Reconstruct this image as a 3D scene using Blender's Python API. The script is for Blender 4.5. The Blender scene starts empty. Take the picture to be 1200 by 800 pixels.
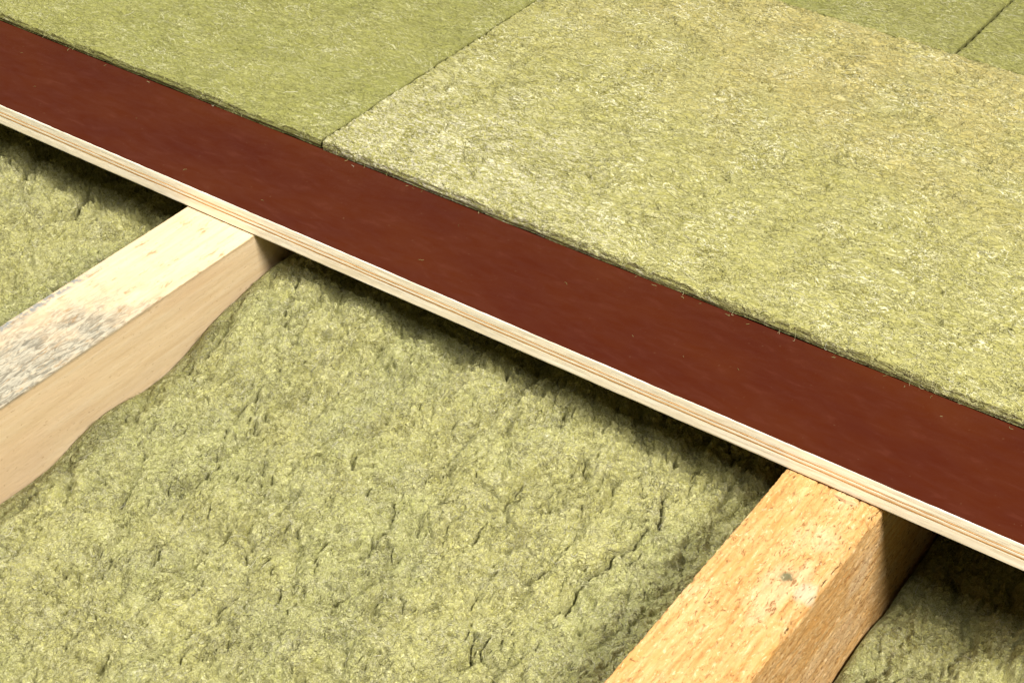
import bpy, math, random
import numpy as np
from mathutils import Matrix, Vector

scene = bpy.context.scene

# ------------------------------------------------------------------ camera
cam_data = bpy.data.cameras.new("camera")
cam = bpy.data.objects.new("camera", cam_data)
scene.collection.objects.link(cam)
cam_data.sensor_width = 36.0
cam_data.lens = 60.77
cam_data.clip_start = 0.02
cam_data.clip_end = 50.0
cam.matrix_world = Matrix((
    (0.821787, -0.357203, 0.443928, 0.61431),
    (0.569575, 0.493307, -0.657444, -0.90932),
    (0.015848, 0.793129, 0.608847, 0.82600),
    (0, 0, 0, 1)))
scene.camera = cam

# ------------------------------------------------------------------ light (studio)
world = bpy.data.worlds.new("World")
scene.world = world
world.use_nodes = True
bg = world.node_tree.nodes["Background"]
bg.inputs[0].default_value = (1.0, 0.97, 0.92, 1)
bg.inputs[1].default_value = 0.027


def area_lamp(name, loc, target, size, power, color):
    d = bpy.data.lights.new(name, 'AREA')
    d.shape = 'DISK'
    d.size = size
    d.energy = power
    d.color = color
    o = bpy.data.objects.new(name, d)
    scene.collection.objects.link(o)
    o.location = loc
    o.rotation_euler = (Vector(target) - Vector(loc)).to_track_quat('-Z', 'Y').to_euler()
    return o


area_lamp("key_lamp", (-1.35, -0.42, 2.5), (0, 0.05, 0), 0.55, 138, (1.0, 0.97, 0.91))
area_lamp("side_lamp", (2.0, -0.48, 2.0), (0, 0.05, 0), 0.8, 165, (1.0, 0.95, 0.87))
area_lamp("front_lamp", (0.3, -1.45, 2.7), (0, 0, 0), 0.8, 42, (1.0, 0.96, 0.90))

scene.view_settings.view_transform = 'Standard'
scene.view_settings.look = 'None'
scene.view_settings.gamma = 1.0
scene.view_settings.use_curve_mapping = False
scene.view_settings.exposure = 0.0

# ------------------------------------------------------------------ numpy noise
def perlin(x, y, seed=0):
    x = np.asarray(x, dtype=np.float32)
    y = np.asarray(y, dtype=np.float32)
    rng = np.random.RandomState(seed)
    n = 512
    perm = rng.permutation(n)
    ang = rng.rand(n) * 2 * np.pi
    gx = np.cos(ang).astype(np.float32)
    gy = np.sin(ang).astype(np.float32)
    xi = np.floor(x).astype(np.int32)
    yi = np.floor(y).astype(np.int32)
    xf = x - xi
    yf = y - yi
    u = xf * xf * xf * (xf * (xf * 6 - 15) + 10)
    v = yf * yf * yf * (yf * (yf * 6 - 15) + 10)

    def g(ix, iy, dx, dy):
        h = perm[(perm[ix % n] + iy) % n]
        return gx[h] * dx + gy[h] * dy
    a = g(xi, yi, xf, yf)
    b = g(xi + 1, yi, xf - 1, yf)
    c = g(xi, yi + 1, xf, yf - 1)
    d = g(xi + 1, yi + 1, xf - 1, yf - 1)
    return ((a + u * (b - a)) + v * ((c + u * (d - c)) - (a + u * (b - a)))) * 1.5


def smooth(e0, e1, x):
    t = np.clip((x - e0) / (e1 - e0), 0, 1)
    return t * t * (3 - 2 * t)


def seg_dist(x, y, pts, width=0.03):
    """distance to a polyline, only near it"""
    d = np.full(x.shape, 1.0, dtype=np.float32)
    for (x0, y0), (x1, y1) in zip(pts[:-1], pts[1:]):
        m = (x > min(x0, x1) - width) & (x < max(x0, x1) + width) & (y > min(y0, y1) - width) & (y < max(y0, y1) + width)
        if not m.any():
            continue
        px, py = x[m] - x0, y[m] - y0
        dx, dy = x1 - x0, y1 - y0
        t = np.clip((px * dx + py * dy) / (dx * dx + dy * dy), 0, 1)
        d[m] = np.minimum(d[m], np.hypot(px - t * dx, py - t * dy))
    return d


# ------------------------------------------------------------------ mesh helpers
def link(o, parent=None):
    scene.collection.objects.link(o)
    if parent:
        o.parent = parent
    return o


def mesh_obj(name, verts, faces, mat, parent=None, base=(0, 0, 0), smooth_shade=True, attr=None):
    """verts (N,3) in world metres, faces (M,4) or list; origin moved to base"""
    v = np.asarray(verts, dtype=np.float32) - np.asarray(base, dtype=np.float32)
    me = bpy.data.meshes.new(name)
    if isinstance(faces, np.ndarray):
        k = faces.shape[1]
        me.vertices.add(len(v))
        me.vertices.foreach_set("co", v.ravel())
        me.loops.add(faces.size)
        me.loops.foreach_set("vertex_index", faces.ravel().astype(np.int32))
        me.polygons.add(len(faces))
        me.polygons.foreach_set("loop_start", np.arange(0, faces.size, k, dtype=np.int32))
        me.update(calc_edges=True)
    else:
        me.from_pydata([tuple(p) for p in v], [], faces)
        me.update()
    me.polygons.foreach_set("use_smooth", np.full(len(me.polygons), smooth_shade))
    if attr is not None:
        a = me.attributes.new("tone", 'FLOAT', 'POINT')
        a.data.foreach_set("value", np.asarray(attr, dtype=np.float32))
    me.materials.append(mat)
    me.validate()
    o = bpy.data.objects.new(name, me)
    o.location = base
    return link(o, parent)


def tag(o, label=None, cat=None, group=None, kind=None):
    if label:
        o["label"] = label
    if cat:
        o["category"] = cat
    if group:
        o["group"] = group
    if kind:
        o["kind"] = kind
    return o


def grid_faces(nu, nv, off=0):
    i = np.arange(nu - 1)[:, None] * nv + np.arange(nv - 1)[None, :]
    f = np.stack([i, i + nv, i + nv + 1, i + 1], axis=-1).reshape(-1, 4)
    return f + off


def slab(xs, ys, top, zbot, side_noise, k=9):
    """closed block: top[xs, ys] height field, four rough sides, flat bottom.
    top = (X, Y, Z) arrays.  Returns verts, faces"""
    X, Y, Z = top
    nu, nv = X.shape
    V = [np.stack([X, Y, Z], -1).reshape(-1, 3)]
    F = [grid_faces(nu, nv)]
    off = nu * nv
    t = np.linspace(0, 1, k)
    for side in range(4):
        if side == 0:
            ex, ey, ez, nx, ny = X[:, 0], Y[:, 0], Z[:, 0], 0, -1
        elif side == 1:
            ex, ey, ez, nx, ny = X[-1, :], Y[-1, :], Z[-1, :], 1, 0
        elif side == 2:
            ex, ey, ez, nx, ny = X[::-1, -1], Y[::-1, -1], Z[::-1, -1], 0, 1
        else:
            ex, ey, ez, nx, ny = X[0, ::-1], Y[0, ::-1], Z[0, ::-1], -1, 0
        s = (ex + ey)[:, None] * np.ones((1, k))
        zz = ez[:, None] * (1 - t) + zbot * t
        d = side_noise(s, zz, side) * np.sin(np.clip(t, 0, 1) * np.pi * 0.9 + 0.0)[None, :]
        px = ex[:, None] + nx * d
        py = ey[:, None] + ny * d
        P = np.stack([px, py, zz], -1).reshape(-1, 3)
        V.append(P)
        n = len(ex)
        i = np.arange(n - 1)[:, None] * k + np.arange(k - 1)[None, :]
        F.append(np.stack([i, i + 1, i + k + 1, i + k], axis=-1).reshape(-1, 4) + off)
        off += n * k
    x0, x1, y0, y1 = X.min(), X.max(), Y.min(), Y.max()
    V.append(np.array([(x0, y0, zbot), (x0, y1, zbot), (x1, y1, zbot), (x1, y0, zbot)]))
    F.append(np.array([[off, off + 1, off + 2, off + 3]]))
    # top quads face up
    F[0] = F[0]
    return np.concatenate(V), np.concatenate(F)


def spaced(segs):
    """segs: list of (start, end, step)"""
    out = []
    for a, b, s in segs:
        n = max(1, int(round((b - a) / s)))
        out.append(np.linspace(a, b, n, endpoint=False))
    out.append(np.array([segs[-1][1]]))
    return np.concatenate(out)


# ------------------------------------------------------------------ materials
class NT:
    def __init__(self, name):
        self.mat = bpy.data.materials.new(name)
        self.mat.use_nodes = True
        self.t = self.mat.node_tree
        self.n = self.t.nodes
        self.bsdf = self.n["Principled BSDF"]
        self.bsdf.inputs["Specular IOR Level"].default_value = 0.25
        self.co = self.new('ShaderNodeTexCoord').outputs["Object"]

    def new(self, typ, **kw):
        nd = self.n.new(typ)
        for k, v in kw.items():
            setattr(nd, k, v)
        return nd

    def l(self, a, b):
        self.t.links.new(a, b)

    def mapping(self, scale=(1, 1, 1), rot=(0, 0, 0), loc=(0, 0, 0), src=None):
        m = self.new('ShaderNodeMapping')
        m.inputs["Scale"].default_value = scale
        m.inputs["Rotation"].default_value = rot
        m.inputs["Location"].default_value = loc
        self.l(src or self.co, m.inputs["Vector"])
        return m.outputs[0]

    def noise(self, vec, scale, detail=3, rough=0.55, dist=0.0):
        nd = self.new('ShaderNodeTexNoise')
        nd.inputs["Scale"].default_value = scale
        nd.inputs["Detail"].default_value = detail
        nd.inputs["Roughness"].default_value = rough
        nd.inputs["Distortion"].default_value = dist
        self.l(vec, nd.inputs["Vector"])
        return nd.outputs["Fac"]

    def ramp(self, fac, stops, interp='LINEAR'):
        r = self.new('ShaderNodeValToRGB')
        r.color_ramp.interpolation = interp
        e = r.color_ramp.elements
        e[0].position, e[0].color = stops[0][0], (*stops[0][1], 1)
        e[1].position, e[1].color = stops[1][0], (*stops[1][1], 1)
        for p, c in stops[2:]:
            x = e.new(p)
            x.color = (*c, 1)
        self.l(fac, r.inputs[0])
        return r.outputs[0]

    def step(self, fac, a, b):
        m = self.new('ShaderNodeMapRange')
        m.interpolation_type = 'SMOOTHSTEP'
        m.inputs[1].default_value = a
        m.inputs[2].default_value = b
        self.l(fac, m.inputs[0])
        return m.outputs[0]

    def mix(self, fac, a, b, mode='MIX'):
        m = self.new('ShaderNodeMix', data_type='RGBA', blend_type=mode)
        for i, v in ((0, fac), (6, a), (7, b)):
            if isinstance(v, (int, float)):
                m.inputs[i].default_value = v
            elif isinstance(v, tuple):
                m.inputs[i].default_value = (*v, 1)
            else:
                self.l(v, m.inputs[i])
        return m.outputs[2]

    def math(self, op, a, b=0.0):
        m = self.new('ShaderNodeMath', operation=op)
        for i, v in enumerate((a, b)):
            if isinstance(v, (int, float)):
                m.inputs[i].default_value = v
            else:
                self.l(v, m.inputs[i])
        return m.outputs[0]

    def blob(self, centre, radius, soft, squash=(1, 1, 1), wob=0.0, wobscale=60):
        """1 inside an uneven spot round centre (object coordinates), 0 outside"""
        m = self.new('ShaderNodeVectorMath', operation='SUBTRACT')
        self.l(self.co, m.inputs[0])
        m.inputs[1].default_value = centre
        s = self.new('ShaderNodeVectorMath', operation='MULTIPLY')
        self.l(m.outputs[0], s.inputs[0])
        s.inputs[1].default_value = squash
        ln = self.new('ShaderNodeVectorMath', operation='LENGTH')
        self.l(s.outputs[0], ln.inputs[0])
        d = ln.outputs["Value"]
        if wob:
            nz = self.noise(self.co, wobscale, 3)
            d = self.math('ADD', d, self.math('MULTIPLY', self.math('SUBTRACT', nz, 0.5), wob))
        return self.math('SUBTRACT', 1.0, self.step(d, radius, radius + soft))

    def bump(self, h, dist, strength=1.0, prev=None):
        b = self.new('ShaderNodeBump')
        b.inputs["Distance"].default_value = dist
        b.inputs["Strength"].default_value = strength
        self.l(h, b.inputs["Height"])
        if prev is not None:
            self.l(prev, b.inputs["Normal"])
        return b.outputs[0]

    def out(self, color, rough=0.9, normal=None):
        if isinstance(color, tuple):
            self.bsdf.inputs["Base Color"].default_value = (*color, 1)
        else:
            self.l(color, self.bsdf.inputs["Base Color"])
        if isinstance(rough, (int, float)):
            self.bsdf.inputs["Roughness"].default_value = rough
        else:
            self.l(rough, self.bsdf.inputs["Roughness"])
        if normal is not None:
            self.l(normal, self.bsdf.inputs["Normal"])
        return self.mat


def squiggle(m, scale, width, stretch=(1, 0.6, 1), loc=(0, 0, 0), dist=1.5):
    """thin curling lines: 1 on the line, 0 off it"""
    nz = m.noise(m.mapping(stretch, loc=loc), scale, 2, 0.5, dist)
    d = m.math('ABSOLUTE', m.math('SUBTRACT', nz, 0.5))
    return m.math('SUBTRACT', 1.0, m.step(d, width * 0.2, width))


def mat_batt():
    m = NT("lumpy_mineral_wool")
    big = m.noise(m.co, 9, 3)
    mid = m.noise(m.co, 60, 5, 0.65, 0.6)
    fine = m.noise(m.mapping((1, 0.6, 1)), 300, 3, 0.6, 1.2)
    patch = m.step(m.noise(m.mapping(loc=(2, 5, 1)), 38, 3, 0.6), 0.40, 0.62)
    c = m.ramp(mid, [(0.28, (0.253, 0.244, 0.075)), (0.46, (0.341, 0.327, 0.110)), (0.60, (0.389, 0.375, 0.145)), (0.76, (0.483, 0.458, 0.227))])
    c = m.mix(m.math('MULTIPLY', m.step(big, 0.42, 0.62), 0.5), c, (0.289, 0.303, 0.116))
    c = m.mix(m.math('MULTIPLY', m.step(fine, 0.54, 0.68), 0.6), c, (0.553, 0.542, 0.316))
    sq = squiggle(m, 120, 0.040)
    c = m.mix(m.math('MULTIPLY', m.math('MULTIPLY', sq, patch), 0.55), c, (0.100, 0.089, 0.022))
    c = m.mix(m.math('MULTIPLY', m.math('SUBTRACT', 1.0, m.step(fine, 0.31, 0.43)), 0.7), c, (0.129, 0.120, 0.031))
    st = squiggle(m, 210, 0.075, (1, 0.75, 1), (7, 2, 4), 2.2)
    st2 = squiggle(m, 360, 0.08, (1, 0.75, 1), (1, 6, 4), 2.0)
    cu = m.math('MULTIPLY', squiggle(m, 95, 0.035, (1, 0.8, 1), (5, 5, 2), 2.4), m.step(m.noise(m.mapping(loc=(6, 1, 3)), 30, 3, 0.6), 0.44, 0.60))
    c = m.mix(m.math('MULTIPLY', cu, 0.55), c, (0.60, 0.58, 0.40))
    c = m.mix(m.math('MULTIPLY', st, 0.38), c, (0.614, 0.585, 0.330))
    n = m.bump(fine, 0.0016, 0.8)
    n = m.bump(st, 0.0013, 0.9, n)
    n = m.bump(st2, 0.0007, 0.8, n)
    n = m.bump(cu, 0.0018, 0.9, n)
    n = m.bump(m.math('SUBTRACT', 1.0, m.math('MULTIPLY', sq, patch)), 0.0020, 0.8, n)
    return m.out(c, 0.95, n)


def mat_board(name, dull, base):
    """pressed wool board; dull = the greener, more even kind"""
    m = NT(name)
    rot = (0, 0, math.radians(22 if not dull else 70))
    streak = m.noise(m.mapping((0.42, 1, 1), rot), 300 if not dull else 420, 4, 0.62, 1.6)
    str2 = m.noise(m.mapping((0.22, 1, 1), (0, 0, math.radians(14)), (5, 2, 0)), 120, 4, 0.6, 0.6)
    big = m.noise(m.co, 7, 3)
    if dull:
        c = m.ramp(streak, [(0.30, (0.117, 0.116, 0.028)), (0.47, (0.184, 0.183, 0.049)), (0.60, (0.219, 0.217, 0.069)), (0.76, (0.262, 0.251, 0.097))])
        c = m.mix(m.math('MULTIPLY', m.step(big, 0.4, 0.6), 0.4), c, (0.167, 0.174, 0.046))
    else:
        c = m.ramp(streak, [(0.28, (0.155, 0.146, 0.035)), (0.44, (0.251, 0.239, 0.075)), (0.60, (0.304, 0.287, 0.113)), (0.76, (0.364, 0.337, 0.171))])
        # pool of warm light painted as yellow across the far part of the sheet
        warm_light = m.blob((0.48 , 0.50, 0.0), 0.10, 0.30, (0.55, 1.1, 0.2), 0.30, 9)
        warm_light = m.math('MULTIPLY', warm_light, m.step(m.noise(m.co, 16, 4, 0.6), 0.20, 0.6))
        c = m.mix(m.math('MULTIPLY', warm_light, 0.45), c, (0.375, 0.293, 0.113))
        # pale rubbed fibres
        pale = m.step(m.noise(m.mapping((0.6, 1, 1), rot, (1, 7, 0)), 30, 5, 0.7, 0.5), 0.56, 0.74)
        edge = m.blob((0.03, 0.0, 0.0), 0.05, 0.22, (0.75, 1.2, 1), 0.25, 22)
        pl = m.math('MULTIPLY', m.math('ADD', m.math('MULTIPLY', pale, 0.65), m.math('MULTIPLY', edge, 1.0)), m.step(streak, 0.46, 0.62))
        c = m.mix(pl, c, (0.429, 0.404, 0.288))
    c = m.mix(m.math('MULTIPLY', m.math('SUBTRACT', 1.0, m.step(str2, 0.24, 0.38)), 0.55), c, (0.107, 0.096, 0.023))
    sq = squiggle(m, 78 if not dull else 130, 0.026, (0.45, 1, 1), (1, 1, 1), 1.8)
    sq2 = squiggle(m, 300, 0.05, (0.6, 1, 1), (3, 1, 1), 2.0)
    where = m.step(m.noise(m.mapping(loc=(8, 2, 1)), 26, 3, 0.6), 0.30 if not dull else 0.3, 0.70)
    c = m.mix(m.math('MULTIPLY', m.math('MULTIPLY', sq, where), 0.75 if not dull else 0.22), c, (0.121, 0.107, 0.021))
    c = m.mix(m.math('MULTIPLY', sq2, 0.2), c, (0.179, 0.161, 0.037))
    st = squiggle(m, 105, 0.06, (0.45, 1, 1), (7, 2, 4), 1.8)
    st2 = squiggle(m, 290, 0.08, (0.5, 1, 1), (1, 6, 4), 1.6)
    k = 0.5 if dull else 1.0
    cu = m.math('MULTIPLY', squiggle(m, 62, 0.024, (0.5, 1, 1), (5, 5, 2), 2.4), m.step(m.noise(m.mapping(loc=(6, 1, 3)), 20, 3, 0.6), 0.42, 0.60))
    c = m.mix(m.math('MULTIPLY', cu, 0.6 * k), c, (0.66, 0.64, 0.46))
    c = m.mix(m.math('MULTIPLY', st, 0.22 * k), c, (0.601, 0.583, 0.319))
    n = m.bump(streak, 0.0010, 0.7)
    n = m.bump(st, 0.0015 * k, 0.9, n)
    n = m.bump(st2, 0.0005 * k, 0.7, n)
    n = m.bump(str2, 0.0022, 0.7, n)
    n = m.bump(m.math('SUBTRACT', 1.0, m.math('MULTIPLY', sq, where)), 0.0016, 0.7, n)
    return m.out(c, 0.95, n)


def mat_fibre():
    m = NT("mineral_fibre")
    a = m.new('ShaderNodeAttribute', attribute_name="tone").outputs["Fac"]
    c = m.ramp(a, [(0.0, (0.109, 0.099, 0.026)), (0.35, (0.230, 0.224, 0.077)), (0.7, (0.384, 0.365, 0.179)), (1.0, (0.512, 0.493, 0.384))])
    return m.out(c, 0.8)


def mat_joist_pale():
    m = NT("pale_sawn_spruce")
    gr = m.noise(m.mapping((1, 0.05, 1)), 150, 5, 0.6, 0.6)
    big = m.noise(m.mapping((1, 0.35, 1)), 18, 3)
    saw = m.noise(m.mapping((1, 0.30, 1), (0, 0, 0.30)), 300, 4, 0.65, 0.9)
    c = m.ramp(gr, [(0.10, (0.418, 0.291, 0.154)), (0.46, (0.521, 0.396, 0.238)), (0.62, (0.538, 0.422, 0.268)), (0.8, (0.561, 0.457, 0.308))])
    c = m.mix(m.math('MULTIPLY', m.step(big, 0.45, 0.65), 0.5), c, (0.484, 0.345, 0.209))
    # weathered grey area with saw-tooth marks on the exposed end
    geo = m.new('ShaderNodeSeparateXYZ')
    m.l(m.co, geo.inputs[0])
    topface = m.step(geo.outputs[2], 0.2345, 0.2385)
    grey = m.blob((0.058, 0.43, 0.24), 0.03, 0.085, (1.3, 0.55, 0.1), 0.12, 40)
    grey = m.math('MULTIPLY', grey, topface)
    marks = m.step(saw, 0.36, 0.62)
    gcol = m.mix(marks, (0.102, 0.097, 0.074), (0.302, 0.283, 0.217))
    c = m.mix(m.math('MULTIPLY', grey, 0.95), c, gcol)
    # blue-grey tint along the far arris of the exposed end
    strip = m.math('MULTIPLY', m.math('SUBTRACT', 1.0, m.step(geo.outputs[0], 0.006, 0.012)), m.math('SUBTRACT', 1.0, m.step(geo.outputs[1], 0.55, 0.63)))
    strip = m.math('MULTIPLY', strip, m.step(m.noise(m.co, 150, 3, 0.6), 0.40, 0.58))
    c = m.mix(m.math("MULTIPLY", strip, 0.85), c, (0.12, 0.145, 0.155))
    # pinkish/amber resin flecks on the top
    fl = m.noise(m.mapping((1, 0.3, 1), loc=(4, 0, 0)), 130, 4, 0.65, 0.5)
    c = m.mix(m.math('MULTIPLY', m.math('MULTIPLY', m.math('SUBTRACT', 1.0, m.step(fl, 0.30, 0.43)), topface), 0.8), c, (0.236, 0.141, 0.059))
    fg = m.noise(m.mapping((1, 0.12, 1), loc=(2, 2, 2)), 520, 4, 0.65, 0.4)
    c = m.mix(m.math('MULTIPLY', m.math('SUBTRACT', 1.0, m.step(fg, 0.34, 0.47)), 0.35), c, (0.413, 0.296, 0.162))
    spk = m.noise(m.mapping((1, 0.5, 1), loc=(6, 2, 2)), 380, 3, 0.6, 0.5)
    c = m.mix(m.math('MULTIPLY', m.math('SUBTRACT', 1.0, m.step(spk, 0.28, 0.36)), 0.5), c, (0.247, 0.160, 0.074))
    n = m.bump(fg, 0.0006, 0.5)
    n = m.bump(gr, 0.0007, 0.25, n)
    n = m.bump(m.math('MULTIPLY', saw, topface), 0.0009, 0.45, n)
    n = m.bump(m.math('MULTIPLY', fl, topface), 0.0012, 0.6, n)
    return m.out(c, 0.8, n)


def mat_joist_orange():
    m = NT("amber_sawn_pine")
    gr = m.noise(m.mapping((1, 0.09, 1)), 170, 5, 0.65, 0.8)
    big = m.noise(m.mapping((1, 0.5, 1)), 22, 4, 0.6)
    fl = m.noise(m.mapping((1, 0.34, 1), (0, 0, 0.25)), 300, 4, 0.65, 0.8)
    c = m.ramp(gr, [(0.28, (0.271, 0.127, 0.033)), (0.45, (0.388, 0.217, 0.073)), (0.6, (0.441, 0.275, 0.112)), (0.8, (0.482, 0.350, 0.196))])
    c = m.mix(m.math('MULTIPLY', m.step(big, 0.50, 0.66), 0.5), c, (0.469, 0.350, 0.211))
    c = m.mix(m.math('MULTIPLY', m.math('SUBTRACT', 1.0, m.step(big, 0.34, 0.45)), 0.5), c, (0.388, 0.192, 0.045))
    c = m.mix(m.math('MULTIPLY', m.math('SUBTRACT', 1.0, m.step(fl, 0.29, 0.41)), 0.85), c, (0.141, 0.059, 0.015))
    knot = m.blob((0.053, 0.601, 0.24), 0.0022, 0.004, (1, 0.8, 0.2), 0.006, 160)
    c = m.mix(m.math('MULTIPLY', knot, 0.85), c, (0.058, 0.071, 0.035))
    pale = m.blob((0.070, 0.594, 0.24), 0.004, 0.008, (1.3, 0.8, 0.3), 0.016, 90)
    c = m.mix(m.math('MULTIPLY', pale, 0.7), c, (0.388, 0.350, 0.247))
    fk = m.noise(m.mapping((1, 0.4, 1), (0, 0, -0.2), (9, 3, 0)), 420, 3, 0.6, 0.6)
    c = m.mix(m.math('MULTIPLY', m.math('MULTIPLY', m.math('SUBTRACT', 1.0, m.step(fk, 0.33, 0.44)), m.step(big, 0.36, 0.56)), 0.8), c, (0.151, 0.065, 0.018))
    c = m.mix(m.math('MULTIPLY', m.step(fk, 0.58, 0.70), 0.5), c, (0.605, 0.474, 0.283))
    n = m.bump(gr, 0.0006, 0.4)
    n = m.bump(fl, 0.0016, 0.7, n)
    n = m.bump(fk, 0.0014, 0.7, n)
    return m.out(c, 0.82, n)


def mat_film():
    m = NT("red_brown_film")
    a = m.noise(m.mapping((0.5, 1, 1)), 14, 4, 0.6)
    b = m.noise(m.mapping((0.35, 1, 1), (0, 0, 0.2)), 120, 4, 0.6, 0.5)
    c = m.ramp(a, [(0.3, (0.040, 0.006, 0.002)), (0.5, (0.046, 0.008, 0.002)), (0.7, (0.052, 0.010, 0.002))])
    c = m.mix(m.math('MULTIPLY', m.step(b, 0.55, 0.75), 0.25), c, (0.071, 0.014, 0.005))
    scr = squiggle(m, 22, 0.006, (0.35, 1, 1), (2, 2, 2), 0.3)
    c = m.mix(m.math('MULTIPLY', m.math('MULTIPLY', scr, m.step(a, 0.45, 0.6)), 0.0), c, (0.12, 0.045, 0.022))
    dust = m.step(m.noise(m.mapping(loc=(3, 3, 3)), 260, 2, 0.6), 0.68, 0.78)
    c = m.mix(m.math('MULTIPLY', dust, 0.2), c, (0.160, 0.095, 0.049))
    m.bsdf.inputs['Specular IOR Level'].default_value = 0.16
    r = m.ramp(b, [(0.3, (0.40, 0.40, 0.40)), (0.7, (0.58, 0.58, 0.58))])
    return m.out(c, r, m.bump(b, 0.0006, 0.25))


def mat_veneer(name, lo, mid, hi, sc=1.0):
    m = NT(name)
    a = m.noise(m.mapping((0.06, 1, 1)), 240 * sc, 4, 0.6, 0.3)
    b = m.noise(m.mapping((0.5, 1, 1)), 60, 3)
    c = m.ramp(a, [(0.28, lo), (0.48, mid), (0.72, hi)])
    c = m.mix(m.math('MULTIPLY', m.step(b, 0.5, 0.7), 0.2), c, lo)
    return m.out(c, 0.8, m.bump(a, 0.0006, 0.5))


def mat_plain(name, lo, hi, sc):
    m = NT(name)
    a = m.noise(m.co, sc, 5, 0.6)
    return m.out(m.ramp(a, [(0.3, lo), (0.7, hi)]), 0.9, m.bump(a, 0.001, 0.4))


M_batt = mat_batt()
M_fibre = mat_fibre()
M_board_a = mat_board("pressed_wool_even", True, None)
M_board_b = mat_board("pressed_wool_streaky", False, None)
M_j1 = mat_joist_pale()
M_j2 = mat_joist_orange()
M_film = mat_film()
M_ven = mat_veneer("pale_birch_veneer", (0.86, 0.74, 0.54), (0.90, 0.80, 0.62), (0.92, 0.86, 0.72))
M_cross = mat_veneer("amber_cross_veneer", (0.357, 0.166, 0.042), (0.510, 0.266, 0.084), (0.612, 0.360, 0.144), 1.6)
M_chip = mat_plain("splinter_wood", (0.42, 0.26, 0.13), (0.55, 0.37, 0.20), 200)
M_sub = mat_plain("grey_subfloor_board", (0.16, 0.14, 0.11), (0.24, 0.21, 0.17), 30)

# ------------------------------------------------------------------ dimensions (metres)
Z_SUB = -0.262
PLY_T = 0.022
J1 = (-0.3545, -0.2732)
J2 = (0.2463, 0.3256)
BOARD_T = 0.011
Y_BOARD = 0.118

# ------------------------------------------------------------------ setting: floor under everything
sv = []
for z in (Z_SUB - 0.02, Z_SUB):
    sv += [(-1.15, -0.85, z), (1.0, -0.85, z), (1.0, 1.05, z), (-1.15, 1.05, z)]
sub = mesh_obj("subfloor", sv, [(3, 2, 1, 0), (4, 5, 6, 7), (0, 1, 5, 4), (1, 2, 6, 5), (2, 3, 7, 6), (3, 0, 4, 7)],
               M_sub, base=(-0.1, 0.1, Z_SUB), smooth_shade=False)
tag(sub, kind="structure")


# ------------------------------------------------------------------ joists
def joist(name, x0, x1, mat, seed, wane, pits):
    zt, zb = -PLY_T - 0.0006, Z_SUB
    ys = spaced([(-0.70, -0.42, 0.008), (-0.42, 0.08, 0.0013), (0.08, 0.98, 0.03)])
    r = 0.0022
    # profile going round: bottom-left, up the left side, over the top, down the right side
    prof = []
    for z in np.linspace(zb, zt - r, 26):
        prof.append((x0, z, -1, 0))
    for a in np.linspace(0, math.pi / 2, 5)[1:-1]:
        prof.append((x0 + r - r * math.cos(a), zt - r + r * math.sin(a), -math.cos(a), math.sin(a)))
    for x in np.linspace(x0 + r, x1 - r, 62):
        prof.append((x, zt, 0, 1))
    for a in np.linspace(0, math.pi / 2, 6)[1:-1]:
        prof.append((x1 - r + r * math.sin(a), zt - r + r * math.cos(a), math.sin(a), math.cos(a)))
    zr = np.concatenate([np.linspace(zt - r, zt - 0.16, 110), np.linspace(zt - 0.16, zb, 8)[1:]])
    for z in zr:
        prof.append((x1, z, 1, 0))
    prof = np.array(prof)
    s = np.concatenate([[0], np.cumsum(np.hypot(np.diff(prof[:, 0]), np.diff(prof[:, 1])))])
    S, Yg = np.meshgrid(s, ys, indexing='ij')
    PX = prof[:, 0][:, None] + 0 * Yg
    PZ = prof[:, 1][:, None] + 0 * Yg
    # roughness, always inward so that nothing pokes into the plywood
    d = 0.0004 * perlin(S / 0.02, Yg / 0.12, seed) + 0.25 * pits * perlin(S / 0.004, Yg / 0.03, seed + 1)
    p = perlin(S / 0.0030, Yg / 0.0085, seed + 2)
    d -= pits * smooth(0.28, 0.62, p) * np.where(PZ < zt - 0.004, 0.45, 1.0)
    d += 0.3 * pits * perlin(S / 0.002, Yg / 0.003, seed + 3)
    d -= 0.0012
    d = np.where((PZ < zb + 0.004), 0, d)
    X = PX + prof[:, 2][:, None] * d
    Z = PZ + prof[:, 3][:, None] * d
    # wane: the right-hand arris is torn away by a varying amount
    w = np.clip(wane * (0.55 + 0.9 * perlin(Yg / 0.045, Yg * 0 + 3.3, seed + 5) + 0.5 * perlin(Yg / 0.012, Yg * 0 + 1.7, seed + 6)), 0, None)
    e = (x1 - X) + (zt - Z)
    cut = np.clip(w - e, 0, None) * 0.5
    right = X > (x0 + x1) / 2
    X = np.where(right, X - cut, X)
    Z = np.where(right, Z - cut, Z)
    V = np.stack([X, Yg, Z], -1)
    nu, nv = Yg.shape
    F = grid_faces(nu, nv)[:, ::-1]
    n0 = nu * nv
    # end caps as fans of quads would be heavy: two centre columns
    V2 = [V.reshape(-1, 3)]
    capF = []
    me_faces = [F]
    bottom = np.stack([np.arange(nv - 1), np.arange(1, nv), (nu - 1) * nv + np.arange(1, nv), (nu - 1) * nv + np.arange(nv - 1)], -1)
    me_faces.append(bottom)
    verts = np.concatenate(V2)
    base = (x0, -0.70, Z_SUB)
    o = mesh_obj(name, verts, np.concatenate(me_faces), mat, base=base)
    # end caps
    import bmesh
    bm = bmesh.new()
    bm.from_mesh(o.data)
    bm.verts.ensure_lookup_table()
    for col in (0, nv - 1):
        ring = [bm.verts[i * nv + col] for i in range(nu)]
        if col:
            ring.reverse()
        try:
            f = bm.faces.new(ring)
            f.smooth = False
        except ValueError:
            pass
    bmesh.ops.recalc_face_normals(bm, faces=bm.faces)
    bm.to_mesh(o.data)
    bm.free()
    return o


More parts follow.
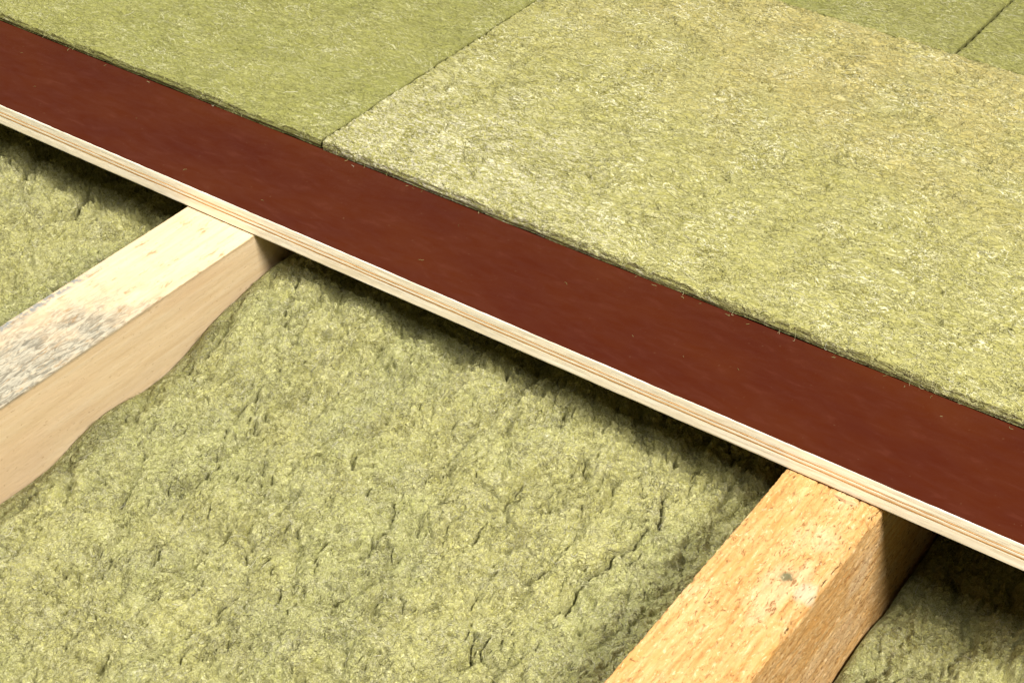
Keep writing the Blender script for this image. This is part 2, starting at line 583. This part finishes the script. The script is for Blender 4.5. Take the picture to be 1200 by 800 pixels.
j1 = joist("timber_joist", *J1, M_j1, 11, 0.0012, 0.00025)
tag(j1, "pale cream sawn timber joist with a grey weathered saw-marked patch", "joist", "joists carrying the plywood")
j2 = joist("timber_joist", *J2, M_j2, 31, 0.0105, 0.0019)
tag(j2, "amber orange rough timber joist with dark flecks and a small knot", "joist", "joists carrying the plywood")


# ------------------------------------------------------------------ mineral wool batts in the bays
def fibres(name, parent, sampler, region, count, seed, length=(0.006, 0.016), radius=0.00016, lift=0.0010, bias=0.0, curl=1.0, direction=None):
    rng = np.random.RandomState(seed)
    K = 6
    x = rng.uniform(region[0], region[1], count)
    y = rng.uniform(region[2], region[3], count)
    L = rng.uniform(*length, count)
    ang = rng.uniform(0, 2 * np.pi, count) if direction is None else direction + rng.normal(0, 0.55, count)
    kappa = rng.normal(0, 1.5, count) * curl
    t = np.linspace(0, 1, K)
    a = ang[:, None] + kappa[:, None] * t[None, :] + 0.5 * np.sin(rng.uniform(0, 6, count)[:, None] + 5 * t[None, :]) * curl
    step = L[:, None] / (K - 1)
    px = x[:, None] + np.cumsum(np.cos(a) * step, 1)
    py = y[:, None] + np.cumsum(np.sin(a) * step, 1)
    px = np.clip(px, region[0], region[1])
    pz = sampler(px, py)
    # span crevices like a real strand: pull towards own mean
    pz = 0.35 * pz + 0.65 * np.maximum(pz, pz.mean(1, keepdims=True))
    pz += lift * rng.rand(count)[:, None] * np.sin(np.pi * np.clip(t, 0.05, 0.95))[None, :] + radius * 0.5
    P = np.stack([px, py, pz], -1)
    T = np.gradient(P, axis=1)
    T /= np.linalg.norm(T, axis=-1, keepdims=True) + 1e-9
    side = np.cross(T, np.array([0, 0, 1.0]))
    side /= np.linalg.norm(side, axis=-1, keepdims=True) + 1e-9
    up = np.cross(side, T)
    rad = radius * (0.6 + 0.8 * rng.rand(count))[:, None, None] * np.interp(t, [0, 0.2, 0.8, 1], [0.35, 1, 1, 0.35])[None, :, None]
    ring = []
    for q in range(3):
        aa = 2 * math.pi * q / 3 + math.pi / 2
        ring.append(P + rad * (math.cos(aa) * side + math.sin(aa) * up))
    V = np.stack(ring, 2)                     # count,K,3,3
    idx = np.arange(count * K * 3).reshape(count, K, 3)
    F = []
    for q in range(3):
        q2 = (q + 1) % 3
        F.append(np.stack([idx[:, :-1, q], idx[:, :-1, q2], idx[:, 1:, q2], idx[:, 1:, q]], -1).reshape(-1, 4))
    tone = np.clip(0.48 + 0.2 * rng.randn(count) + bias, 0, 1)
    tone = np.repeat(tone, K * 3)
    o = mesh_obj(name, V.reshape(-1, 3), np.concatenate(F), M_fibre, parent=parent, attr=tone)
    if parent:
        o.location = -Vector(parent.location)
    o["kind"] = "stuff"
    return o


def batt_height(X, Y, cx0, cx1, level, seed, cracks, rough=1.0):
    wx = X + 0.007 * perlin(X / 0.022, Y / 0.03, seed) + 0.002 * perlin(X / 0.007, Y / 0.007, seed + 1)
    wy = Y + 0.007 * perlin(X / 0.022, Y / 0.03, seed + 2) + 0.002 * perlin(X / 0.007, Y / 0.007, seed + 3)
    Z = level(X, Y) + 0.006 * perlin(X / 0.11, Y / 0.15, seed + 4)
    act = 0.25 + 0.75 * smooth(-0.35, 0.45, perlin(X / 0.06, Y / 0.08, seed + 5))
    b0 = np.abs(perlin(wx / 0.062, wy / 0.085, seed + 23))
    Z = Z + rough * 0.018 * (np.minimum(b0, 0.6) ** 0.7 - 0.5)
    b1 = np.abs(perlin(wx / 0.025, wy / 0.040, seed + 6))
    Z = Z + rough * 0.0170 * (np.minimum(b1, 0.5) ** 0.65 - 0.5) * act
    b2 = np.abs(perlin(wx / 0.0105, wy / 0.0120, seed + 7))
    Z = Z + rough * 0.0056 * (np.minimum(b2, 0.45) ** 0.6 - 0.5) * (0.3 + 0.7 * act)
    b3 = np.abs(perlin(wx / 0.0044, wy / 0.0056, seed + 8))
    Z = Z + rough * 0.0026 * (np.minimum(b3, 0.5) ** 0.55 - 0.5)
    Z = Z - rough * 0.005 * smooth(0.55, 0.80, perlin(wx / 0.0085, wy / 0.0095, seed + 16))
    # crease network, sharp and deep in torn patches
    n1 = perlin(wx / 0.019, wy / 0.031, seed + 17)
    n2 = perlin(wx / 0.011, wy / 0.016, seed + 18)
    tear = smooth(0.0, 0.35, perlin(X / 0.028, Y / 0.040, seed + 19))
    tear2 = smooth(0.0, 0.35, perlin(X / 0.022, Y / 0.026, seed + 22))
    Z = Z - 0.0100 * np.exp(-(n1 / 0.05) ** 2) * tear * smooth(-0.1, 0.35, n2) - 0.0032 * np.exp(-(n2 / 0.085) ** 2) * tear2
    # curled lamellae
    ph = perlin(wx / 0.030, wy / 0.030, seed + 9) * 20 + perlin(wx / 0.010, wy / 0.010, seed + 10) * 4.5
    Z = Z + 0.0017 * (np.abs(np.sin(ph)) ** 0.7 - 0.6) * smooth(-0.35, 0.15, perlin(X / 0.04, Y / 0.04, seed + 12))
    Z = Z + 0.00055 * perlin(X / 0.0021, Y / 0.0025, seed + 11)
    # rows along the bay's width where the batt was slit, under the plywood edge
    rows = np.sin((wy * 0.4 + Y * 0.6 + 0.1 * X) * 2 * np.pi / 0.0080)
    rows = rows + 0.6 * np.sin((wx * 0.4 + X * 0.6 - 0.2 * Y) * 2 * np.pi / 0.0105 + 2.2 * np.floor((wy * 0.4 + Y * 0.6 + 0.1 * X) / 0.0080))
    Z = Z + 0.0028 * rows * smooth(-0.03, 0.01, Y) * (0.4 + 0.6 * smooth(-0.2, 0.3, perlin(X / 0.03, Y / 0.02, seed + 13)))
    # tears
    for i, (pts, wd, dp) in enumerate(cracks):
        d = seg_dist(wx * 0.8 + X * 0.2, wy * 0.8 + Y * 0.2, pts)
        dens = smooth(-0.45, 0.15, perlin(X / 0.011, Y / 0.011, seed + 60 + i))
        Z = Z - 1.25 * dp * dens * np.exp(-(d / (0.62 * wd)) ** 2)
    # rounded shoulders next to the timbers
    e = np.minimum(X - cx0, cx1 - X) + 0.003 * perlin(Y / 0.05, X * 0 + 2.5, seed + 14)
    flat = smooth(0.0, 0.016, e)
    Z = (level(X, Y) + 0.006 * perlin(Y / 0.07, X * 0 + 4.5, seed + 24)) * (1 - flat) + Z * flat
    Z = Z - 0.016 * np.exp(-np.clip(e, 0, None) / 0.014)
    return Z


def batt(x0, x1, xs, ys, level, seed, cracks, label, fib_region, nfib, rough=1.0):
    X, Y = np.meshgrid(xs, ys, indexing='ij')
    Z = batt_height(X, Y, x0, x1, level, seed, cracks, rough)
    inner = smooth(0, 0.008, np.minimum(X - x0, x1 - X))
    Xd = X + inner * 0.0012 * perlin(X / 0.005, Y / 0.005, seed + 20)
    Yd = Y + 0.0012 * perlin(X / 0.005, Y / 0.005, seed + 21) * smooth(0, 0.02, np.minimum(Y - ys[0], ys[-1] - Y))
    V, F = slab(xs, ys, (Xd, Yd, Z), Z_SUB, lambda s, z, k: -0.0008 + 0.0008 * perlin(s / 0.012, z / 0.008, seed + 30 + k), k=14)
    o = mesh_obj("mineral_wool_batt", V, F, M_batt, base=((x0 + x1) / 2, 0.0, Z_SUB))
    tag(o, label, "insulation batt", "insulation batts between the joists")

    def sampler(px, py):
        i = np.clip(np.searchsorted(xs, px), 0, len(xs) - 1)
        j = np.clip(np.searchsorted(ys, py), 0, len(ys) - 1)
        return Z[i, j]
    fibres("loose_fibres", o, sampler, fib_region, nfib, seed + 50)
    return o


C_MID = [
    ([(0.166, -0.035), (0.168, -0.08), (0.159, -0.099), (0.157, -0.153), (0.151, -0.182)], 0.0020, 0.011),
    ([(0.174, 0.066), (0.186, 0.033)], 0.0022, 0.012),
    ([(0.149, 0.019), (0.16, -0.016), (0.173, -0.056)], 0.0026, 0.012),
    ([(0.097, -0.185), (0.104, -0.212)], 0.0014, 0.007),
    ([(0.1, -0.128), (0.119, -0.124), (0.126, -0.14), (0.12, -0.149)], 0.0022, 0.010),
    ([(0.112, -0.21), (0.124, -0.222), (0.133, -0.236), (0.123, -0.246)], 0.0024, 0.011),
    ([(0.064, -0.099), (0.066, -0.155)], 0.0012, 0.007),
    ([(-0.028, -0.184), (-0.016, -0.228)], 0.0014, 0.007),
    ([(-0.151, -0.306), (-0.147, -0.332)], 0.0014, 0.006),
    ([(-0.166, -0.221), (-0.166, -0.233)], 0.0014, 0.007),
    ([(-0.127, -0.186), (-0.122, -0.202)], 0.0016, 0.007),
    ([(-0.08, -0.28), (-0.071, -0.3), (-0.08, -0.312)], 0.0016, 0.007),
    ([(-0.119, -0.285), (-0.114, -0.304)], 0.0018, 0.007),
    ([(-0.008, -0.148), (0.018, -0.187)], 0.0014, 0.006),
    ([(-0.139, -0.157), (-0.13, -0.146), (-0.109, -0.135)], 0.0012, 0.005),
    ([(-0.052, -0.068), (-0.054, -0.043)], 0.0012, 0.006),
]
rr = random.Random(5)
for _ in range(20):
    x = rr.uniform(-0.25, 0.23)
    y = rr.uniform(-0.42, 0.05)
    L = rr.uniform(0.006, 0.022)
    a = rr.gauss(1.75, 0.5)
    C_MID.append(([(x, y), (x + L * 0.5 * math.cos(a), y + L * 0.5 * math.sin(a)),
                   (x + L * math.cos(a + 0.4), y + L * math.sin(a + 0.4))], rr.uniform(0.0009, 0.0015), rr.uniform(0.003, 0.006)))

mid_level = lambda X, Y: np.interp(Y, [-0.7, -0.31, -0.2, -0.1, 0.0, 0.06, 0.9], [-0.104, -0.092, -0.083, -0.077, -0.067, -0.060, -0.060]) - 0.006 * smooth(0.0, 0.2, X) + 0.012 * (1 - smooth(-0.24, -0.08, X)) * smooth(-0.13, 0.0, Y)
g = 0.0012
xm = spaced([(J1[1] + g, J2[0] - g, 0.00085)])
ym = spaced([(-0.66, -0.46, 0.004), (-0.46, 0.10, 0.00085), (0.10, 0.95, 0.02)])
batt(J1[1] + g, J2[0] - g, xm, ym, mid_level, 100, C_MID,
     "lumpy yellow-green mineral wool batt filling the bay between the two timber joists",
     (J1[1] + 0.002, J2[0] - 0.002, -0.46, 0.09), 6000)

left_level = lambda X, Y: -0.075 + 0 * X + 0.0 * Y
xl = spaced([(-0.874, -0.66, 0.006), (-0.66, J1[0] - g, 0.0011)])
yl = spaced([(-0.66, -0.20, 0.006), (-0.20, 0.10, 0.0011), (0.10, 0.95, 0.02)])
batt(-0.874, J1[0] - g, xl, yl, left_level, 300,
     [([(-0.511, -0.034), (-0.489, -0.016), (-0.507, 0.009), (-0.517, 0.035)], 0.0046, 0.022)],
     "torn mineral wool batt beyond the pale cream joist, a forked crack near the plywood",
     (-0.66, J1[0] - 0.008, -0.2, 0.09), 1800)

right_level = lambda X, Y: -0.152 + 0.035 * smooth(0.38, 0.48, X)
xr = spaced([(J2[1] + g, 0.56, 0.0011), (0.56, 0.845, 0.006)])
yr = spaced([(-0.66, -0.16, 0.006), (-0.16, 0.20, 0.0011), (0.20, 0.95, 0.02)])
batt(J2[1] + g, 0.845, xr, yr, right_level, 500, [],
     "low lying shaded mineral wool batt tucked beside the amber orange joist",
     (J2[1] + 0.008, 0.56, -0.16, 0.15), 1400)

# ------------------------------------------------------------------ film-faced plywood
PX0, PX1, PY1 = -1.12, 0.97, 1.0
ply = bpy.data.objects.new("plywood_sheet", None)
ply.empty_display_size = 0.1
ply.location = (0, 0, -PLY_T)
link(ply)
tag(ply, "red-brown film-faced plywood sheet with pale layered edge laid across the joists", "plywood")


def layer(name, z0, z1, mat, seed, amp, setback=0.0, step=0.003):
    xs = np.arange(PX0, PX1 + 1e-6, step)
    n = len(xs)
    zz = np.array([z0, z0 + 0.12 * (z1 - z0), (z0 + z1) / 2, z1 - 0.12 * (z1 - z0), z1])
    inset = np.array([0.00012, 0, 0, 0, 0.00012])
    Xg, Zg = np.meshgrid(xs, zz, indexing='ij')
    Yg = setback + inset[None, :] + amp * (perlin(Xg / 0.06, Zg / 0.004, seed) + 0.7 * perlin(Xg / 0.009, Zg / 0.003, seed + 1)) + amp
    Yg = np.maximum(Yg, 0)
    V = np.stack([Xg, Yg, Zg], -1).reshape(-1, 3)
    k = len(zz)
    F = [tuple(r) for r in grid_faces(n, k)]
    o = len(V)
    V = np.concatenate([V, [(PX0, PY1, z0), (PX1, PY1, z0), (PX1, PY1, z1), (PX0, PY1, z1)]])
    top = [i * k + k - 1 for i in range(n)]
    bot = [i * k for i in range(n)]
    F.append(tuple(top) + (o + 2, o + 3))
    F.append(tuple(reversed(bot)) + (o, o + 1))
    F.append((o + 1, o, o + 3, o + 2))
    F.append(tuple(range(k)) + (o + 3, o))
    F.append(tuple(reversed(range((n - 1) * k, n * k))) + (o + 1, o + 2))
    ob = mesh_obj(name, V, F, mat, parent=ply, smooth_shade=False)
    ob.location = -ply.location
    return ob


zc = -PLY_T
for (t, mm, sd, amp, sb) in [(0.0092, M_ven, 61, 0.00012, 0.0), (0.0012, M_cross, 63, 0.00006, 0.0), (0.0024, M_ven, 65, 0.00008, 0.0),
                             (0.0009, M_cross, 67, 0.00006, 0.0), (0.0079, M_ven, 69, 0.00012, 0.0)]:
    layer("veneer", zc, zc + t, mm, sd, amp, sb)
    zc += t
layer("film_face", zc, 0.0, M_film, 71, 0.00035, 0.0003)

# ------------------------------------------------------------------ pressed wool boards on the plywood
def board(x0, x1, y0, y1, mat, seed, label, dx, dy, thick=BOARD_T, fine=None, nfib=0, fibreg=None, fdir=None, amp=1.0):
    xs, ys = spaced(dx), spaced(dy)
    X, Y = np.meshgrid(xs, ys, indexing='ij')
    a = math.radians(22)
    U = X * math.cos(a) + Y * math.sin(a)
    W = -X * math.sin(a) + Y * math.cos(a)
    U = U + 0.012 * perlin(X / 0.04, Y / 0.04, seed + 9)
    W = W + 0.012 * perlin(X / 0.03, Y / 0.03, seed + 8)
    Z = thick + 0.0010 * perlin(X / 0.09, Y / 0.09, seed)
    act = smooth(-0.25, 0.45, perlin(X / 0.07, Y / 0.07, seed + 7))
    Z = Z + amp * 0.0040 * (np.minimum(np.abs(perlin(U / 0.034, W / 0.010, seed + 1)), 0.45) ** 0.6 - 0.45) * (0.3 + 0.7 * act)
    Z = Z + amp * 0.0022 * (np.minimum(np.abs(perlin(U / 0.012, W / 0.0055, seed + 2)), 0.5) ** 0.6 - 0.45)
    Z = Z + amp * 0.0004 * perlin(U / 0.005, W / 0.0028, seed + 3)
    # wrinkles pressed into the face
    n1 = perlin(U / 0.046, W / 0.0120, seed + 12)
    n2 = perlin(U / 0.026, W / 0.0085, seed + 13)
    t1 = smooth(-0.2, 0.25, perlin(X / 0.045, Y / 0.045, seed + 14))
    t2 = smooth(-0.2, 0.25, perlin(X / 0.035, Y / 0.035, seed + 15))
    wr = amp * amp
    Z = Z - wr * 0.0065 * np.exp(-(n1 / 0.07) ** 2) * t1 - wr * 0.0045 * np.exp(-(n2 / 0.09) ** 2) * t2
    # sparse nicks
    Z = Z - amp * 0.0035 * smooth(0.62, 0.8, perlin(U / 0.014, W / 0.005, seed + 4)) * act
    e = np.minimum(np.minimum(X - x0, x1 - X), np.minimum(Y - y0, y1 - Y))
    Z = Z - 0.0016 * np.exp(-np.clip(e, 0, None) / 0.0012) + 0.0006 * np.exp(-((e - 0.006) / 0.006) ** 2)
    # wavy cut edges
    fy = np.exp(-(Y - y0) / 0.006)
    Yd = Y + fy * (0.0010 + 0.0009 * perlin(X / 0.03, X * 0 + 0.5, seed + 5) + 0.0003 * perlin(X / 0.012, X * 0 + 0.5, seed + 6))
    fx = np.exp(-(X - x0) / 0.004) - np.exp(-(x1 - X) / 0.004)
    Xd = X + fx * (0.0008 + 0.0010 * perlin(Y / 0.03, Y * 0 + 0.7, seed + 10) + 0.0006 * perlin(Y / 0.006, Y * 0 + 0.2, seed + 11))
    V, F = slab(xs, ys, (Xd, Yd, Z), 0.0, lambda s, z, k: 0.0004 - 0.0010 * smooth(0.003, 0.0, z) + 0.0004 * perlin(s / 0.03, z / 0.0028, seed + 30 + k) + 0.0002 * perlin(s / 0.012, z / 0.003, seed + 40 + k) - 0.0004 * np.exp(-((z - 0.0065) / 0.0012) ** 2), k=11)
    o = mesh_obj("mineral_wool_board", V, F, mat, base=(x0, y0, 0.0))
    tag(o, label, "insulation board", "insulation boards laid on the plywood")
    if nfib:
        def sampler(px, py):
            i = np.clip(np.searchsorted(xs, px), 0, len(xs) - 1)
            j = np.clip(np.searchsorted(ys, py), 0, len(ys) - 1)
            return Z[i, j]
        if y0 < 0.2:
            edge = lambda px, py: np.where(py < y0 + 0.001, 0.0003 + 0.0100 * smooth(y0 - 0.003, y0 + 0.001, py), thick - 0.0005)
            fibres("edge_fibres", o, edge, (fibreg[0], fibreg[1], y0 - 0.004, y0 + 0.003), 70 if x1 > 0 else 36, seed + 51,
                   (0.002, 0.006), 0.00014, 0.0006, 0.05, 1.0)
        fibres("loose_fibres", o, sampler, fibreg, nfib, seed + 50, (0.006, 0.018), 0.00015, 0.0004, 0.0, 0.5, fdir)
    return o


XS = -0.2932   # joint between the two front boards
YS = 0.6170    # joint behind the big board
XS2 = 0.1096   # joint between the two rear boards
gap = 0.0006
board(-1.05, XS - gap, Y_BOARD, 0.93, M_board_a, 700,
      "even olive green mineral wool board meeting the streaky board along a diagonal joint",
      [(-1.05, -0.78, 0.006), (-0.78, XS - gap, 0.0015)], [(Y_BOARD, 0.50, 0.0015), (0.50, 0.93, 0.006)],
      thick=BOARD_T - 0.0004, nfib=1500, fibreg=(-0.78, XS - 0.002, Y_BOARD + 0.003, 0.5), amp=0.7)
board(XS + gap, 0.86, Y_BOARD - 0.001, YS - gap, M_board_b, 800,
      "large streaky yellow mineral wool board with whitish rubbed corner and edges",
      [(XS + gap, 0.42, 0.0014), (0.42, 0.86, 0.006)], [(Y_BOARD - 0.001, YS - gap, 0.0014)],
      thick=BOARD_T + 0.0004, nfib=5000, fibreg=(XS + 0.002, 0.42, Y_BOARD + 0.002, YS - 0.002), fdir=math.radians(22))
board(XS + gap, XS2 - gap, YS + gap, 0.95, M_board_a, 900,
      "plain olive mineral wool board behind the streaky board, left of the short joint".replace(", left of the short joint", " between two joints"),
      [(XS + gap, -0.06, 0.005), (-0.06, XS2 - gap, 0.002)], [(YS + gap, 0.80, 0.002), (0.80, 0.95, 0.006)],
      thick=BOARD_T, nfib=800, fibreg=(-0.06, XS2 - 0.002, YS + 0.002, 0.8), amp=0.7)
board(XS2 + gap, 0.86, YS + gap, 0.95, M_board_a, 950,
      "darker olive mineral wool board corner, smallest visible piece of the boarding",
      [(XS2 + gap, 0.24, 0.002), (0.24, 0.86, 0.01)], [(YS + gap, 0.80, 0.002), (0.80, 0.95, 0.006)],
      thick=BOARD_T - 0.0003, nfib=500, fibreg=(XS2 + 0.002, 0.24, YS + 0.002, 0.8), amp=0.7)

# ------------------------------------------------------------------ small wood splinter on the amber joist, against the plywood edge
zt = -PLY_T - 0.0018
sp = [(0.288, -0.0052, zt), (0.300, -0.0088, zt), (0.3085, -0.0050, zt), (0.301, -0.0030, zt),
      (0.2885, -0.0050, zt + 0.0012), (0.2995, -0.0080, zt + 0.0030), (0.3065, -0.0051, zt + 0.0018), (0.3005, -0.0034, zt + 0.0034)]
spl = mesh_obj("wood_splinter", sp, [(3, 2, 1, 0), (4, 5, 6, 7), (0, 1, 5, 4), (1, 2, 6, 5), (2, 3, 7, 6), (3, 0, 4, 7)],
               M_chip, base=(0.299, -0.0055, zt), smooth_shade=False)
tag(spl, "tiny pale wood splinter on the amber joist against the plywood edge", "splinter")

# ------------------------------------------------------------------ shed fibres on the red film near the boards
fl = fibres("shed_wool_fibres", None, lambda px, py: np.zeros_like(px) + 0.0002, (-0.75, 0.42, 0.015, 0.112), 12, 77,
            (0.002, 0.006), 0.00011, 0.0004, -0.12, 1.0)
tag(fl, "short stray wool fibres scattered on the red-brown film", "fibres")
